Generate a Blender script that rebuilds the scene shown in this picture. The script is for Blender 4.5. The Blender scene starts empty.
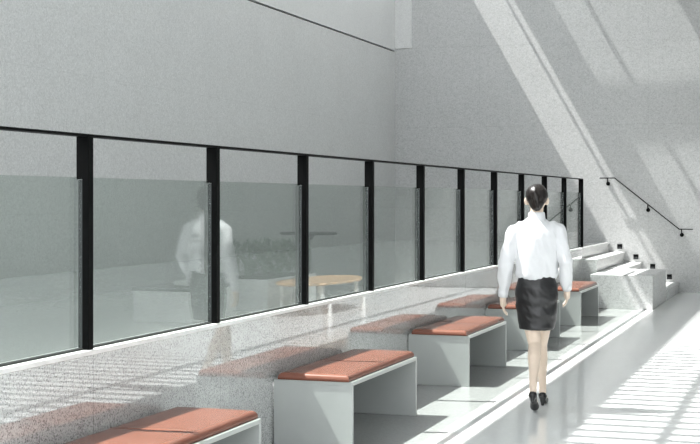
import bpy, bmesh, math, random
from mathutils import Vector, Matrix, noise

random.seed(4)
SC = bpy.context.scene
COL = SC.collection

# ------------------------------------------------------------------ helpers
def box(bm, x0, x1, y0, y1, z0, z1, bev=0.0, seg=2):
    vs = [bm.verts.new(p) for p in ((x0,y0,z0),(x1,y0,z0),(x1,y1,z0),(x0,y1,z0),
                                    (x0,y0,z1),(x1,y0,z1),(x1,y1,z1),(x0,y1,z1))]
    fs = [bm.faces.new([vs[i] for i in f]) for f in ((3,2,1,0),(4,5,6,7),(0,1,5,4),(1,2,6,5),(2,3,7,6),(3,0,4,7))]
    if bev:
        es = list({e for f in fs for e in f.edges})
        bmesh.ops.bevel(bm, geom=es, offset=bev, segments=seg, profile=0.5, affect='EDGES')

def ball(bm, c, r, u=20, v=14, rot=None):
    if not hasattr(r, '__len__'): r = (r, r, r)
    m = Matrix.Translation(c) @ (rot.to_4x4() if rot else Matrix()) @ Matrix.Diagonal((r[0], r[1], r[2], 1))
    bmesh.ops.create_uvsphere(bm, u_segments=u, v_segments=v, radius=1, matrix=m)

def cone(bm, a, b, ra, rb, seg=18):
    a, b = Vector(a), Vector(b); d = b - a
    m = Matrix.Translation((a + b) / 2) @ d.to_track_quat('Z', 'Y').to_matrix().to_4x4()
    bmesh.ops.create_cone(bm, cap_ends=True, segments=seg, radius1=ra, radius2=rb, depth=d.length, matrix=m)

def limb(bm, pts, rs):
    for i, (p, r) in enumerate(zip(pts, rs)):
        ball(bm, p, r)
        if i: cone(bm, pts[i-1], p, rs[i-1], r)

def loft(bm, rings, seg=36):
    """rings: (cx, cy, z, rx, ry) closed stack"""
    prev = None; first = None
    for cx, cy, z, rx, ry in rings:
        cur = [bm.verts.new((cx + rx*math.cos(2*math.pi*k/seg), cy + ry*math.sin(2*math.pi*k/seg), z)) for k in range(seg)]
        if prev:
            for k in range(seg):
                bm.faces.new((prev[k], prev[(k+1) % seg], cur[(k+1) % seg], cur[k]))
        else: first = cur
        prev = cur
    a = bm.faces.new(list(reversed(first))); b = bm.faces.new(prev)
    bmesh.ops.recalc_face_normals(bm, faces=bm.faces)

def pad(bm, x0, x1, y0, y1, z0, z1, r, ra, rb):
    # upholstered pad: flat base, upright lower edge, rounded upper edge, slightly crowned top (ra, rb: radii at the two ends)
    def ticks(a, b, p, q):
        t = [a + p*(1-math.cos(k*math.pi/14)) for k in range(7)] + [a + p + (b-a-p-q)*k/9 for k in range(10)] + [b - q*(1-math.cos(k*math.pi/14)) for k in range(6, -1, -1)]
        return t
    X = ticks(x0, x1, r, r); Y = ticks(y0, y1, ra, rb)
    def drop(d, q): return 0.0 if d >= q else q - math.sqrt(max(0, q*q - (q-d)**2))
    top = []
    for x in X:
        row = []
        for y in Y:
            u = (x-x0)/(x1-x0); v = (y-y0)/(y1-y0)
            z = z1 + 0.004*math.sin(math.pi*u)*math.sin(math.pi*v)**0.5 - max(drop(x-x0, r), drop(x1-x, r), drop(y-y0, ra), drop(y1-y, rb))
            row.append(bm.verts.new((x, y, z)))
        top.append(row)
    n, m = len(X), len(Y)
    for i in range(n-1):
        for j in range(m-1):
            bm.faces.new((top[i][j], top[i+1][j], top[i+1][j+1], top[i][j+1]))
    loop = [top[i][0] for i in range(n)] + [top[n-1][j] for j in range(1, m)] + [top[i][m-1] for i in range(n-2, -1, -1)] + [top[0][j] for j in range(m-2, 0, -1)]
    low = [bm.verts.new((v.co.x, v.co.y, z0)) for v in loop]
    for k in range(len(loop)):
        q = (k+1) % len(loop)
        bm.faces.new((loop[q], loop[k], low[k], low[q]))
    bm.faces.new(low[::-1])
    bmesh.ops.recalc_face_normals(bm, faces=bm.faces)

def lathe(bm, prof, c, seg=48):
    cx, cy = c; prev = None; rings = []
    for r, z in prof:
        rings.append([bm.verts.new((cx + r*math.cos(2*math.pi*k/seg), cy + r*math.sin(2*math.pi*k/seg), z)) for k in range(seg)])
    for a, b in zip(rings, rings[1:]):
        for k in range(seg):
            bm.faces.new((a[k], a[(k+1) % seg], b[(k+1) % seg], b[k]))
    bm.faces.new(list(reversed(rings[0]))); bm.faces.new(rings[-1])
    bmesh.ops.recalc_face_normals(bm, faces=bm.faces)

def tube(bm, pts, r, seg=10):
    for a, b in zip(pts, pts[1:]): cone(bm, a, b, r, r, seg)
    for p in pts[1:-1]: ball(bm, p, r, seg, 6)

def obj(name, bm, mat, parent=None, smooth=False, label=None):
    me = bpy.data.meshes.new(name); bm.to_mesh(me); bm.free()
    return link(name, me, mat, parent, smooth, label)

def link(name, me, mat, parent=None, smooth=False, label=None):
    me.materials.clear(); me.materials.append(mat)
    if smooth:
        for p in me.polygons: p.use_smooth = True
    o = bpy.data.objects.new(name, me); COL.objects.link(o)
    if parent: o.parent = parent
    if label: o['label'] = label
    return o

def thing(name, label, cat, loc=(0,0,0), rz=0.0, group=None):
    o = bpy.data.objects.new(name, None); COL.objects.link(o)
    o.empty_display_size = 0.1
    o.location = loc; o.rotation_euler = (0, 0, rz)
    o['label'] = label; o['category'] = cat
    if group: o['group'] = group
    return o

def tag(o, label, cat, group=None):
    o['label'] = label; o['category'] = cat
    if group: o['group'] = group
    return o

def struct(name, bm, mat):
    o = obj(name, bm, mat); o['kind'] = 'structure'; return o

def copy_tree(o, parent=None):
    c = o.copy(); COL.objects.link(c)
    if parent: c.parent = parent
    for ch in list(o.children): copy_tree(ch, c)
    return c

def remesh(bm, voxel, iters, disp=None):
    """fuse overlapping closed shapes into one continuous surface"""
    me = bpy.data.meshes.new('fuse'); bm.to_mesh(me); bm.free()
    o = bpy.data.objects.new('fuse', me); COL.objects.link(o)
    r = o.modifiers.new('r', 'REMESH'); r.mode = 'VOXEL'; r.voxel_size = voxel
    s = o.modifiers.new('s', 'SMOOTH'); s.factor = 0.5; s.iterations = iters
    bpy.context.view_layer.update()
    dg = bpy.context.evaluated_depsgraph_get()
    out = bpy.data.meshes.new_from_object(o.evaluated_get(dg))
    bpy.data.objects.remove(o)
    if disp:
        ns = [v.normal.copy() for v in out.vertices]
        for v, n in zip(out.vertices, ns): v.co += n * disp(v.co)
    return out

# ---------------------------------------------------------------- materials
class N:
    def __init__(self, name):
        self.m = bpy.data.materials.new(name); self.m.use_nodes = True
        self.t = self.m.node_tree; self.t.nodes.clear()
        self.out = self.t.nodes.new('ShaderNodeOutputMaterial')
    def n(self, kind, **kw):
        x = self.t.nodes.new(kind)
        for k, v in kw.items(): setattr(x, k, v)
        return x
    def l(self, a, b): self.t.links.new(a, b)
    def math(self, op, a, b=None):
        x = self.n('ShaderNodeMath', operation=op)
        for i, q in enumerate((a, b)):
            if q is None: continue
            if isinstance(q, (int, float)): x.inputs[i].default_value = q
            else: self.l(q, x.inputs[i])
        return x.outputs[0]

def plain(name, col, rough=0.5, metal=0.0, spec=0.5, coat=0.0, var=0.06, scale=8.0, bump=0.0, bscale=60.0):
    a = N(name)
    p = a.n('ShaderNodeBsdfPrincipled')
    tc = a.n('ShaderNodeTexCoord')
    nz = a.n('ShaderNodeTexNoise'); nz.inputs['Scale'].default_value = scale; nz.inputs['Detail'].default_value = 4
    a.l(tc.outputs['Object'], nz.inputs['Vector'])
    r = a.n('ShaderNodeValToRGB')
    lo = [max(0, c*(1-var)) for c in col]; hi = [min(1, c*(1+var)) for c in col]
    r.color_ramp.elements[0].position = 0.3; r.color_ramp.elements[1].position = 0.7
    r.color_ramp.elements[0].color = (*lo, 1); r.color_ramp.elements[1].color = (*hi, 1)
    a.l(nz.outputs['Fac'], r.inputs['Fac']); a.l(r.outputs['Color'], p.inputs['Base Color'])
    p.inputs['Roughness'].default_value = rough; p.inputs['Metallic'].default_value = metal
    p.inputs['Specular IOR Level'].default_value = spec; p.inputs['Coat Weight'].default_value = coat
    p.inputs['Coat Roughness'].default_value = 0.1
    if bump:
        n2 = a.n('ShaderNodeTexNoise'); n2.inputs['Scale'].default_value = bscale
        a.l(tc.outputs['Object'], n2.inputs['Vector'])
        b = a.n('ShaderNodeBump'); b.inputs['Strength'].default_value = bump; b.inputs['Distance'].default_value = 0.002
        a.l(n2.outputs['Fac'], b.inputs['Height']); a.l(b.outputs['Normal'], p.inputs['Normal'])
    a.l(p.outputs[0], a.out.inputs[0])
    return a.m

def granite(name, stops, scale=95.0, rough=0.15, spec=0.5, cloud=0.08, joints=None, fine=0.5, jdark=0.75, coat=0.0):
    """stops: (position, grey colour) of the crystal values; joints: list of (axis, pitch, offset, width)"""
    a = N(name)
    p = a.n('ShaderNodeBsdfPrincipled')
    g = a.n('ShaderNodeNewGeometry')
    v = a.n('ShaderNodeTexVoronoi'); v.inputs['Scale'].default_value = scale
    a.l(g.outputs['Position'], v.inputs['Vector'])
    sep = a.n('ShaderNodeSeparateColor'); a.l(v.outputs['Color'], sep.inputs[0])
    v2 = a.n('ShaderNodeTexVoronoi'); v2.inputs['Scale'].default_value = scale*2.3
    a.l(g.outputs['Position'], v2.inputs['Vector'])
    sep2 = a.n('ShaderNodeSeparateColor'); a.l(v2.outputs['Color'], sep2.inputs[0])
    mixv = a.math('ADD', a.math('MULTIPLY', sep.outputs[0], 1-fine), a.math('MULTIPLY', sep2.outputs[1], fine))
    r = a.n('ShaderNodeValToRGB')
    e = r.color_ramp.elements
    while len(e) < len(stops): e.new(0.5)
    for k, (pos, c) in enumerate(stops):
        e[k].position = pos; e[k].color = (*c, 1)
    a.l(mixv, r.inputs['Fac'])
    nz = a.n('ShaderNodeTexNoise'); nz.inputs['Scale'].default_value = 1.3; nz.inputs['Detail'].default_value = 5
    a.l(g.outputs['Position'], nz.inputs['Vector'])
    f = a.math('ADD', a.math('MULTIPLY', nz.outputs['Fac'], 2*cloud), 1-cloud)
    if joints:
        xyz = a.n('ShaderNodeSeparateXYZ'); a.l(g.outputs['Position'], xyz.inputs[0])
        for ax, pitch, off, w in joints:
            q = a.math('FRACT', a.math('DIVIDE', a.math('ADD', xyz.outputs[ax], -off + 100*pitch), pitch))
            inn = a.math('LESS_THAN', q, w/pitch)
            f = a.math('MULTIPLY', f, a.math('SUBTRACT', 1.0, a.math('MULTIPLY', inn, 1-jdark)))
    mx = a.n('ShaderNodeVectorMath', operation='SCALE')
    a.l(r.outputs['Color'], mx.inputs[0]); a.l(f, mx.inputs['Scale'])
    a.l(mx.outputs[0], p.inputs['Base Color'])
    p.inputs['Roughness'].default_value = rough; p.inputs['Specular IOR Level'].default_value = spec
    p.inputs['Coat Weight'].default_value = coat; p.inputs['Coat Roughness'].default_value = 0.02; p.inputs['Coat IOR'].default_value = 1.52
    a.l(p.outputs[0], a.out.inputs[0])
    return a.m

def glass_mat(name='clear_green_glass', tint=(0.90, 0.935, 0.915, 1)):
    a = N(name)
    tr = a.n('ShaderNodeBsdfTransparent'); tr.inputs[0].default_value = tint
    gl = a.n('ShaderNodeBsdfGlossy'); gl.inputs['Roughness'].default_value = 0.0
    g = a.n('ShaderNodeNewGeometry')
    d = a.n('ShaderNodeVectorMath', operation='DOT_PRODUCT')
    a.l(g.outputs['Normal'], d.inputs[0]); a.l(g.outputs['Incoming'], d.inputs[1])
    c = a.math('SUBTRACT', 1.0, a.math('ABSOLUTE', d.outputs['Value']))
    f = a.math('ADD', a.math('MULTIPLY', a.math('POWER', c, 4.0), 0.92), 0.075)
    mx = a.n('ShaderNodeMixShader')
    a.l(f, mx.inputs[0]); a.l(tr.outputs[0], mx.inputs[1]); a.l(gl.outputs[0], mx.inputs[2])
    a.l(mx.outputs[0], a.out.inputs[0])
    return a.m

def g3(v, t=(0.985, 1.0, 0.992)): return tuple(v*k for k in t)
M = {}
M['wall_back'] = granite('granite_left', [(0.0, g3(.42)), (0.35, g3(.52)), (0.65, g3(.57)), (1.0, g3(.67))], 60, 0.35, 0.4, 0.06,
                         [(1, 3.0, 1.25, 0.008), (2, 1.46, 1.45, 0.006)], jdark=0.9)
M['wall_back_top'] = granite('granite_upper', [(0.0, g3(.50)), (0.4, g3(.58)), (1.0, g3(.66))], 60, 0.35, 0.4, 0.06, jdark=0.9)
M['wall_far'] = granite('granite_far', [(0.0, g3(.32)), (0.35, g3(.42)), (0.65, g3(.47)), (1.0, g3(.54))], 55, 0.4, 0.4, 0.07,
                        [(0, 3.0, 0.62, 0.006), (2, 1.46, 1.45, 0.008)], jdark=0.88)
M['wall_low'] = granite('granite_low', [(0.0, g3(.08)), (0.22, g3(.24)), (0.42, g3(.48)), (0.7, g3(.56)), (1.0, g3(.64))], 145, 0.03, 1.0, 0.06,
                        [(1, 1.513, 5.935, 0.005)], 0.45, 0.55, coat=1.0)
M['sill'] = plain('pale_stone_sill', (.80, .81, .80), 0.35)
M['floor'] = granite('floor_stone', [(0.0, g3(.76)), (0.4, g3(.79)), (1.0, g3(.82))], 60, 0.10, 0.5, 0.02)
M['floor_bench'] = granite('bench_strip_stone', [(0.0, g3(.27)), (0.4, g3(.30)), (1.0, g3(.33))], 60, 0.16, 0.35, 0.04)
M['floor_up'] = granite('raised_floor_stone', [(0.0, g3(.48)), (0.4, g3(.55)), (1.0, g3(.62))], 60, 0.12, 0.5, 0.04)
M['stair'] = granite('stair_granite', [(0.0, g3(.35)), (0.3, g3(.52)), (0.7, g3(.60)), (1.0, g3(.68))], 60, 0.25, 0.5, 0.06)
M['plaster'] = plain('ceiling_plaster', (.74, .75, .74), 0.8)
M['black'] = plain('black_powdercoat', (.0015, .0018, .0018), 0.5, 0, 0.06)
M['bead'] = plain('dark_grey_anodised', (.025, .028, .03), 0.3, 0.2)
M['gasket'] = plain('black_rubber', (.01, .011, .011), 0.6)
M['glass'] = glass_mat()
M['sun_dimmer'] = glass_mat('sun_dimming_glass', (0.79, 0.80, 0.80, 1))  # tint chosen to weaken the sun through the louvered slot
M['steel'] = plain('pale_grey_steel', (.39, .41, .40), 0.30, 0.0, 0.5, var=0.02)
M['leather'] = plain('terracotta_leather', (.185, .072, .049), 0.25, 0, 0.3, var=0.08, scale=6)
M['seam'] = plain('leather_seam', (.035, .010, .008), 0.9, 0, 0.1)
M['skin'] = plain('skin', (.66, .54, .44), 0.5)
M['hair'] = plain('dark_brown_hair', (.010, .007, .006), 0.36, 0, 0.4, var=0.3, scale=60)
M['shirt'] = plain('white_cotton', (.64, .65, .665), 0.8, var=0.02)
M['skirt'] = plain('black_satin', (.010, .010, .011), 0.38)
M['shoe'] = plain('black_patent', (.012, .012, .013), 0.15, 0, 0.6)
M['wood'] = plain('pale_oak', (.56, .36, .20), 0.4, var=0.15, scale=6)
M['white'] = plain('white_lacquer', (.80, .81, .80), 0.35)
M['leaf'] = plain('plant_green', (.035, .085, .03), 0.5, var=0.4, scale=12)
M['soil'] = plain('dark_soil', (.03, .022, .016), 0.9)
M['slate'] = plain('dark_slate', (.07, .075, .075), 0.4)
M['lens'] = plain('smoked_lens', (.02, .022, .024), 0.2)

# ------------------------------------------------------------------ setting
YF = 24.2            # far wall plane
XL = -3.97           # wall behind the balustrade
XR = 8.0
Y0 = -2.5
ZC = 6.6             # ceiling underside
ZU = 0.853           # raised floor
SUN = Vector((1.0, 0.155, -1.8)); K = 1.8

b = bmesh.new(); box(b, 0.955, XR, Y0, YF, -0.2, 0.0); struct('floor', b, M['floor'])
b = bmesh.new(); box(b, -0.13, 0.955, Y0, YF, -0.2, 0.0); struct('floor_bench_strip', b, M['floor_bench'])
b = bmesh.new(); box(b, XL, -0.13, Y0, YF, ZU-0.25, ZU); struct('floor_raised', b, M['floor_up'])
b = bmesh.new(); box(b, -0.13, 0.0, Y0, 20.85, 0.0, ZU); struct('wall_low', b, M['wall_low'])
b = bmesh.new(); box(b, -0.13, 0.004, Y0, 20.87, ZU-0.010, ZU+0.013, 0.002); struct('trim_1', b, M['sill'])
b = bmesh.new(); box(b, XL-0.25, XL, Y0, YF+0.25, 0, 4.315); struct('wall_left', b, M['wall_back'])
b = bmesh.new(); box(b, XL-0.25, XL, Y0, YF+0.25, 4.345, ZC+0.1); struct('wall_left_upper', b, M['wall_back_top'])
b = bmesh.new(); box(b, XL-0.25, XL-0.05, Y0, YF, 4.31, 4.35); struct('trim_2', b, M['black'])
b = bmesh.new(); box(b, XL, XL+0.32, YF-0.02, YF+0.01, 4.38, ZC, 0.002); struct('trim_3', b, M['wall_back_top'])
b = bmesh.new(); box(b, XL-0.25, XR+0.25, YF, YF+0.25, -0.2, ZC+0.1); struct('wall_far', b, M['wall_far'])
b = bmesh.new(); box(b, XR, XR+0.25, Y0, YF, -0.2, ZC+0.1); struct('wall_right', b, M['wall_back'])

# ceiling slabs around the long skylights (x0 = where each edge's light meets the floor)
TC = 0.10
def left_edge(x0): return x0 - (ZC+TC)/K      # right-hand edge of the slab on the sun's side
def right_edge(x0): return x0 - ZC/K
b = bmesh.new()
S1 = (0.40, 1.13); S2 = (1.79, 3.9)
xs = XL-0.25
for lo, hi in (S1, S2):
    box(b, xs, left_edge(lo), Y0, YF+0.25, ZC, ZC+TC)
    xs = right_edge(hi)
box(b, xs, XR+0.25, Y0, YF+0.25, ZC, ZC+TC)
struct('ceiling', b, M['plaster'])
b = bmesh.new()
for x0, w in ((0.985, 0.03), (2.37, 0.08)):
    xc = x0 - ZC/K
    box(b, xc-w/2, xc+w/2, Y0, YF, ZC+0.0, ZC+0.04)
struct('ceiling_mullions', b, M['plaster'])
b = bmesh.new()
y = Y0 - 0.12
while y < YF:
    box(b, left_edge(S2[0]), right_edge(S2[1]), y, y+0.098, ZC+0.05, ZC+0.075)
    y += 0.262
struct('ceiling_louvers', b, M['plaster'])

b = bmesh.new(); box(b, left_edge(S2[0]), right_edge(S2[1]), Y0, YF, ZC+0.09, ZC+0.098); struct('ceiling_dimming_pane', b, M['sun_dimmer'])  # unseen pane added above the louvers to dim their floor stripes
# -------------------------------------------------------- glass balustrade
bal = thing('glass_balustrade', 'long frameless glass balustrade with black posts on the low granite wall', 'balustrade', (-0.045, 0, ZU+0.013))
ZB = 0.0; ZG = 1.708-(ZU+0.013); ZR = 1.92-(ZU+0.013)
b = bmesh.new(); box(b, -0.030, 0.030, 1.0, 21.09, ZR-0.014, ZR, 0.003); obj('handrail', b, M['black'], bal, label='thin flat black top rail')
b = bmesh.new(); box(b, -0.028, 0.004, 1.0, 20.86, ZB, ZB+0.009, 0.001); obj('base_channel', b, M['gasket'], bal)
def make_post(y):
    b = bmesh.new(); box(b, -0.002, 0.034, -0.024, 0.024, 0, ZR-0.012, 0.002)
    p = obj('post', b, M['black'], bal); p.location = (0, y, 0)
    b = bmesh.new(); box(b, -0.034, 0.0, -0.024, 0.026, ZG-0.01, ZR-0.013, 0.002)
    obj('bracket', b, M['black'], p)
    b = bmesh.new()
    box(b, -0.028, -0.016, -0.018, 0.020, 0, ZG-0.012, 0.004)
    box(b, -0.0145, -0.001, -0.022, 0.022, 0, ZG-0.012, 0.004)
    obj('glazing_bead', b, M['bead'], p, label='dark grey anodised clamping strip')
    return p
PY = [5.935 + 1.513*k for k in range(-2, 11)]
p0 = make_post(PY[0])
for y in PY[1:]:
    c = copy_tree(p0, bal); c.location = (0, y, 0)
b = bmesh.new(); box(b, -0.013, -0.001, 0.024, 1.489, 0.009, ZG)
pane = obj('glass_pane', b, M['glass'], bal, label='clear greenish glass pane'); pane.location = (-0.006, PY[0], 0)
for y in PY[1:-1]:
    c = pane.copy(); COL.objects.link(c); c.parent = bal; c.location = (-0.006, y, 0)

# ---------------------------------------------------------------- benches
BW, BL, BH, BT = 0.54, 1.50, 0.434, 0.026
def make_bench():
    t = thing('bench', 'b', 'bench', (0.008, 0, 0), 0, 'leather topped benches along the low wall')
    b = bmesh.new(); box(b, 0, BW, 0, BL, BH-BT, BH, 0.004); obj('seat_panel', b, M['steel'], t)
    for y in (0.0, BL-BT):
        b = bmesh.new(); box(b, 0, BW, y, y+BT, 0, BH-BT+0.003, 0.003); obj('side_panel', b, M['steel'], t)
    for k in range(2):
        y0, y1 = ((-0.006, BL/2 - 0.0008), (BL/2 + 0.0008, BL + 0.004))[k]
        ym = BL/2
        b = bmesh.new()
        pad(b, 0.030, BW-0.022, y0, y1, BH, BH+0.043, 0.032, 0.030 if k == 0 else 0.005, 0.005 if k == 0 else 0.030)
        c = obj('cushion', b, M['leather'], t, True, label='terracotta leather seat pad')
        b = bmesh.new()
        box(b, 0.034, BW-0.027, y0+0.004, y1-0.003, BH+0.0005, BH+0.004, 0.001)
        obj('piping', b, M['seam'], c)
        if k == 0:
            b = bmesh.new(); box(b, 0.046, BW-0.046, ym-0.0025, ym+0.0025, BH+0.025, BH+0.0437, 0.001)
            obj('seam', b, M['seam'], c, label='dark stitched seam between the two pads')
    return t
BY = [5.26, 8.28, 11.41, 14.35, 17.36]
BLAB = ['leather bench cut off by the bottom edge of the view, closest to the camera',
        'second bench from the camera, whole near steel side panel in view, cushion edge shining',
        'middle bench of the row, directly left of the walking woman\'s legs',
        'fourth bench along the wall, mostly hidden behind the woman\'s skirt',
        'bench closest to the stone block and stairs, right of the woman\'s hand']
b0 = make_bench()
for i, (y, lab) in enumerate(zip(BY, BLAB)):
    o = b0 if i == 0 else copy_tree(b0)
    o.location = (0.008, y, 0); o['label'] = lab

# ------------------------------------------------------------------ stairs
st = thing('staircase', 'pale granite steps rising beside the far wall to the raised floor', 'stairs', (0, 22.5, 0))
R = 0.172
def step(x0, x1, y0, z0, z1):
    b = bmesh.new()
    box(b, x0, x1-0.012, y0-22.5, YF-22.501, z0, z1-0.03)
    box(b, x0, x1, y0-22.5, YF-22.501, z1-0.03, z1, 0.004)
    obj('step', b, M['stair'], st)
step(-0.13, -0.05, 20.88, 0, ZU)
step(-0.05, 0.22, 20.95, 0, 4*R)
step(0.22, 0.51, 22.11, 0, 3*R-0.01)
step(0.51, 0.80, 22.11, 0, 2*R)
step(0.80, 1.15, 22.11, 0, R)
b = bmesh.new(); box(b, 0.225, 1.13, 20.22, 22.10, 0, 0.497, 0.006)
tag(obj('stone_block', b, M['stair']), 'low pale granite block in front of the stairs', 'block')
LX = [(0.13, 0.779, 'highest'), (0.408, 0.603, 'second highest'), (0.695, 0.440, 'third highest'), (0.980, 0.264, 'lowest')]
for x, z, w in LX:
    t = thing('step_light', f'small square black step light in the far wall, {w} of the four', 'step light', (x, YF, z), 0, 'step lights along the stairs')
    b = bmesh.new(); box(b, -0.042, 0.042, -0.022, 0.004, -0.042, 0.042, 0.003); obj('housing', b, M['black'], t)
    b = bmesh.new(); box(b, -0.032, 0.032, -0.026, -0.020, -0.036, -0.006, 0.002); obj('lens', b, M['lens'], t)
hr = thing('wall_handrail', 'thin black handrail sloping down the sunlit far wall above the steps', 'handrail', (0.5, YF-0.07, 1.0))
b = bmesh.new()
tube(b, [(-0.71, 0, 0.975), (-0.45, 0, 0.975), (0.65, 0, 0.09), (0.88, 0, 0.09)], 0.009, 12)
obj('rail', b, M['black'], hr, True)
for x, z in ((-0.57, 0.975), (0.12, 0.517), (0.69, 0.09)):
    b = bmesh.new(); tube(b, [(0, 0, 0), (0, 0, -0.085), (0, 0.05, -0.095)], 0.009, 10)
    br = obj('bracket', b, M['black'], hr, True); br.location = (x, 0, z)
    b = bmesh.new(); cone(b, (0, 0.045, -0.10), (0, 0.073, -0.10), 0.034, 0.034, 24); obj('wall_plate', b, M['black'], br)

# -------------------------------------- furniture seen mirrored in the glass
t = thing('oval_table', 'low oval pale wood table mirrored in the glass balustrade', 'table', (3.3, 18.6, 0))
b = bmesh.new(); lathe(b, [(0.92, 0.41), (0.98, 0.413), (1.0, 0.43), (0.985, 0.447), (0.9, 0.45)], (0, 0), 72)
for v in b.verts: v.co.x *= 0.50; v.co.y *= 1.22
obj('table_top', b, M['wood'], t, label='pale wood oval top')
for k in range(4):
    a = math.pi*k/2 + math.pi/4
    b = bmesh.new(); cone(b, (0.42*math.cos(a), 1.05*math.sin(a), 0), (0.42*math.cos(a), 1.05*math.sin(a), 0.412), 0.03, 0.03); obj('leg', b, M['white'], t, label='white round leg')
t = thing('planter', 'long white planter box of dark foliage mirrored in the glass', 'planter', (4.36, 19.2, 0))
b = bmesh.new(); box(b, -0.41, 0.41, -1.0, 1.0, 0, 0.45, 0.01); obj('box', b, M['white'], t)
b = bmesh.new(); box(b, -0.38, 0.38, -0.96, 0.96, 0.448, 0.456); obj('soil', b, M['soil'], t)
b = bmesh.new()
for k in range(420):
    x, y = random.uniform(-0.38, 0.38), random.uniform(-0.9, 0.9)
    h = random.uniform(0.05, 0.5)
    rot = Matrix.Rotation(random.uniform(0, 6.28), 3, 'Z') @ Matrix.Rotation(random.uniform(0.3, 1.3), 3, 'X')
    pts = [(-0.035, 0, 0), (0, -0.09, 0.01), (0.035, 0, 0), (0, 0.09, 0.01)]
    vs = [b.verts.new(rot @ Vector(q) + Vector((x, y, 0.46+h))) for q in pts]
    b.faces.new(vs)
obj('foliage', b, M['leaf'], t)
b = bmesh.new()
for k in range(30):
    x, y = random.uniform(-0.36, 0.36), random.uniform(-0.85, 0.85)
    cone(b, (x, y, 0.44), (x+random.uniform(-.05, .05), y+random.uniform(-.05, .05), 0.46+random.uniform(.2, .45)), 0.006, 0.003, 6)
obj('stems', b, M['leaf'], t)['kind'] = 'stuff'
t = thing('bar_table', 'tall table with round black top mirrored in the glass beyond the planter', 'table', (4.6, 21.6, 0))
b = bmesh.new(); lathe(b, [(0.46, 1.01), (0.48, 1.015), (0.48, 1.045), (0.47, 1.05)], (0, 0), 48); obj('table_top', b, M['black'], t)
b = bmesh.new(); lathe(b, [(0.05, 0.02), (0.045, 0.9), (0.12, 1.012)], (0, 0), 24); obj('pedestal', b, M['bead'], t)
b = bmesh.new(); lathe(b, [(0.30, 0.0), (0.30, 0.012), (0.06, 0.03)], (0, 0), 40); obj('base', b, M['bead'], t)
t = thing('bench_block', 'broad white bench block mirrored in the glass beside the woman\'s reflection', 'bench', (4.575, 16.8, 0))
b = bmesh.new(); box(b, -0.425, 0.425, -0.7, 0.7, 0, 0.405, 0.006); obj('base', b, M['white'], t)
b = bmesh.new(); box(b, -0.44, 0.44, -0.715, 0.715, 0.405, 0.44, 0.004); obj('seat_top', b, M['slate'], t, label='dark grey seat slab')
b = bmesh.new(); lathe(b, [(0.20, 0.441), (0.23, 0.45), (0.24, 0.48), (0.22, 0.495), (0.1, 0.497)], (4.55, 16.9), 40)
tag(obj('seat_pad', b, M['white']), 'round white pad lying on the white bench block', 'cushion')

# ------------------------------------------------------------------ person
W = thing('person', 'person seen from behind walking away, white shirt, black pencil skirt, black heels, dark hair up', 'person', (1.325, 10.4, 0), math.radians(9))
def V(*p): return Vector(p)
# one continuous body
b = bmesh.new()
ball(b, (0, 0.012, 1.605), (0.070, 0.088, 0.098)); ball(b, (0, 0.05, 1.545), (0.048, 0.052, 0.055))
ball(b, (0, 0.102, 1.578), (0.010, 0.016, 0.016)); cone(b, (0, 0.095, 1.612), (0, 0.108, 1.578), 0.007, 0.010)
ball(b, (0, 0.096, 1.548), (0.022, 0.008, 0.006)); ball(b, (0, 0.094, 1.540), (0.018, 0.009, 0.006))
ball(b, (0, 0.088, 1.515), (0.020, 0.016, 0.014))
for s in (-1, 1):
    ball(b, (s*0.030, 0.086, 1.604), (0.013, 0.010, 0.009)); ball(b, (s*0.030, 0.090, 1.622), (0.018, 0.008, 0.005))
    ball(b, (s*0.082, -.004, 1.588), (0.012, 0.019, 0.030), rot=Matrix.Rotation(s*0.35, 3, 'Z')); ball(b, (s*0.076, 0.008, 1.570), (0.010, 0.012, 0.014))
limb(b, [(0, -0.012, 1.40), (0, -0.004, 1.50), (0, 0.01, 1.55)], [0.056, 0.050, 0.052])
loft(b, [(0, 0, 0.86, .14, .10), (0, 0, 0.93, .148, .105), (0, 0, 1.03, .115, .085), (0, 0, 1.10, .115, .085), (0, 0, 1.25, .14, .10), (0, 0, 1.34, .145, .085), (0, -.01, 1.40, .09, .062), (0, -.01, 1.45, .06, .055)])
ARM = {-1: [(-.165, -.01, 1.352), (-.232, -.045, 1.12), (-.258, .02, 0.865)],
        1: [(.165, -.01, 1.352), (.225, -.05, 1.13), (.228, .10, 0.92)]}
def hand(bm, wrist, s, lean):
    wv = Vector(wrist); d = Vector((0.0, lean, -1)).normalized(); f = Vector((0, 1, 0)); f = (f - d*f.dot(d)).normalized(); o = d.cross(f)*1.0
    inward = Vector((-s, 0, 0))
    palm = wv + d*0.055
    limb(bm, [wv, wv + d*0.03, palm + d*0.02], [0.024, 0.026, 0.024])
    for k, (off, L) in enumerate(((0.028, .066), (0.010, .074), (-0.009, .068), (-0.026, .054))):
        base = wv + d*0.085 + f*off
        p1 = base + d*L*0.45 + inward*0.004; p2 = p1 + d*L*0.33 + inward*0.012; p3 = p2 + d*L*0.22 + inward*0.014
        limb(bm, [wv + d*0.04 + f*off*0.7, base, p1, p2, p3], [0.011, 0.0095, 0.0085, 0.008, 0.007])
    t0 = wv + d*0.03 + f*0.022
    limb(bm, [t0, t0 + d*0.03 + f*0.022 + inward*0.012, t0 + d*0.058 + f*0.028 + inward*0.02], [0.012, 0.0105, 0.008])
for s in (-1, 1):
    A = ARM[s]
    limb(b, [V(*A[0]), (V(*A[0])+V(*A[1]))/2, V(*A[1]), V(*A[1])*.6+V(*A[2])*.4, V(*A[2])], [0.052, 0.044, 0.036, 0.036, 0.024])
    hand(b, A[2], s, 0.12 if s < 0 else 0.35)
LEG = {-1: [(-.074, 0, .86), (-.014, .005, .49), (-.018, -.250, .200)],
        1: [(.074, 0, .86), (.026, .135, .475), (.040, .185, .13)]}
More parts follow.
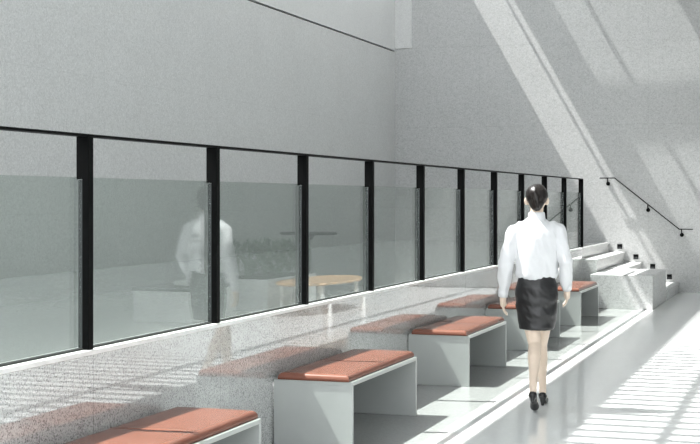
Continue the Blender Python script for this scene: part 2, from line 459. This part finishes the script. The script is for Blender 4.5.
FOOT = {-1: [(-.020, -.265, .150), (-.010, -.175, .050), (-.004, -.120, .024)],
         1: [(.040, .170, .085), (.048, .275, .035), (.052, .345, .020)]}
for s in (-1, 1):
    h, k, a = (V(*q) for q in LEG[s])
    d = (a-k)
    calf = k + d*0.32 + V(0, -0.018, 0)
    limb(b, [h, (h+k)/2, k, calf, k + d*0.7, a], [0.085, 0.068, 0.050, 0.050, 0.034, 0.029])
    F = [V(*q) for q in FOOT[s]]
    limb(b, [a, F[0]], [0.029, 0.027]); limb(b, F, [0.027, 0.030, 0.018])
body = link('body', remesh(b, 0.0045, 4), M['skin'], W, True)

# shirt
b = bmesh.new()
loft(b, [(0, 0, 0.985, .128, .100), (0, 0, 1.005, .150, .118), (0, 0, 1.03, .160, .126), (0, -.004, 1.10, .158, .122), (0, -.008, 1.22, .168, .122), (0, -.012, 1.31, .180, .115), (0, -.014, 1.36, .165, .100), (0, -.014, 1.41, .120, .082), (0, -.012, 1.452, .074, .068)])
for s in (-1, 1):
    A = ARM[s]; a0, a1, a2 = V(*A[0]), V(*A[1]), V(*A[2])
    limb(b, [a0 + V(-s*.05, 0, .012), a0 + V(-s*.004, 0, -.004), (a0+a1)/2, a1, (a1+a2)/2, a2 + (a1-a2)*.14, a2 + (a1-a2)*.02], [0.070, 0.066, 0.060, 0.055, 0.050, 0.040, 0.034])
def folds(co):
    n = noise.noise(V(co.x*9+3, co.y*9, co.z*4.5)); m = noise.noise(V(co.x*22, co.y*22+5, co.z*11+co.x*14))
    return 0.015*n + 0.009*m
shirt = link('shirt', remesh(b, 0.006, 8, folds), M['shirt'], W, True, label='white long-sleeved shirt')
b = bmesh.new()
loft(b, [(0, -.012, 1.425, .072, .068), (0, -.010, 1.46, .066, .064), (0, -.004, 1.497, .062, .064), (0, -.004, 1.503, .058, .060)])
obj('collar', b, M['shirt'], shirt, True)
for s in (-1, 1):
    a1, a2 = V(*ARM[s][1]), V(*ARM[s][2]); d = (a2-a1).normalized()
    b = bmesh.new(); cone(b, a2 - d*0.05, a2 + d*0.012, 0.040, 0.036, 24); obj('cuff', b, M['shirt'], shirt, True)
# skirt
b = bmesh.new()
loft(b, [(0, 0, 1.035, .128, .100), (0, 0, 1.00, .140, .110), (0, 0, .93, .160, .125), (0, .005, .87, .165, .128), (0, .01, .78, .160, .125), (0, .012, .68, .147, .122), (0, .015, .615, .136, .122), (0, .015, .605, .128, .115)])
def wr(co): return 0.006*noise.noise(V(co.x*10, co.y*10, co.z*16)) + 0.003*noise.noise(V(co.x*25, co.y*20, co.z*30+co.x*20))
link('skirt', remesh(b, 0.006, 5, wr), M['skirt'], W, True, label='black satin pencil skirt')
# hair: sleek cap gathered into a low knot
b = bmesh.new()
ball(b, (0, -.012, 1.632), (0.086, 0.096, 0.090)); ball(b, (0, -.045, 1.592), (0.062, 0.058, 0.078)); ball(b, (0, -.058, 1.555), (0.045, 0.034, 0.045))
limb(b, [(0.012, -.088, 1.545), (0.004, -.104, 1.60), (-.012, -.096, 1.655)], [0.016, 0.022, 0.018])
ball(b, (0, .045, 1.672), (0.055, 0.046, 0.030))
def strands(co): return 0.0025*noise.noise(V(co.x*60 + co.z*30, co.y*20, co.z*15))
link('hair', remesh(b, 0.005, 4, strands), M['hair'], W, True, label='dark hair pinned up in a low knot')
# shoes
for s in (-1, 1):
    F = [V(*q) for q in FOOT[s]]
    b = bmesh.new()
    up = V(0, 0, 1)
    limb(b, [F[0] + V(0, -.014, -.012), F[0]*.5+F[1]*.5 + V(0, 0, -.016), F[1] + V(0, 0, -.008), F[2] + V(0, .02, -.002)], [0.033, 0.027, 0.035, 0.018])
    hb = F[0] + V(0, -.022, -.02)
    if s > 0: cone(b, (hb.x, hb.y-.006, 0.0), (hb.x, hb.y, hb.z), 0.010, 0.024)
    else:
        cone(b, hb, hb + V(0, -.062, -.038), 0.024, 0.010)
    bmesh.ops.recalc_face_normals(b, faces=b.faces)
    me = remesh(b, 0.004, 3)
    for v in me.vertices:
        if v.co.z < 0.001: v.co.z = 0.001
    link('shoe', me, M['shoe'], W, True, label='black high-heeled pump')

# ------------------------------------------------------------------ light
ld = bpy.data.lights.new('sun', 'SUN'); ld.energy = 21.0; ld.angle = math.radians(0.53); ld.color = (1.0, 0.985, 0.96)
lo = bpy.data.objects.new('sun', ld); COL.objects.link(lo)
lo.rotation_euler = SUN.to_track_quat('-Z', 'Y').to_euler(); lo.location = (-6, 8, 14)
w = bpy.data.worlds.new('sky'); SC.world = w; w.use_nodes = True
bg = w.node_tree.nodes['Background']; bg.inputs[0].default_value = (0.945, 0.97, 1.0, 1); bg.inputs[1].default_value = 4.0

# ----------------------------------------------------------------- camera
cd = bpy.data.cameras.new('camera'); cam = bpy.data.objects.new('camera', cd); COL.objects.link(cam)
cd.sensor_width = 36; cd.lens = 1370/700*36; cd.shift_y = -22.5/700
cam.location = (3.33, 0, 1.6); cam.rotation_euler = (math.pi/2, 0, math.atan(463/1370))
SC.camera = cam
SC.view_settings.view_transform = 'Standard'; SC.view_settings.look = 'None'
SC.view_settings.exposure = 0.0; SC.view_settings.gamma = 1.0; SC.view_settings.use_curve_mapping = False
SC.cycles.max_bounces = 10; SC.cycles.diffuse_bounces = 6; SC.cycles.glossy_bounces = 5; SC.cycles.transparent_max_bounces = 16
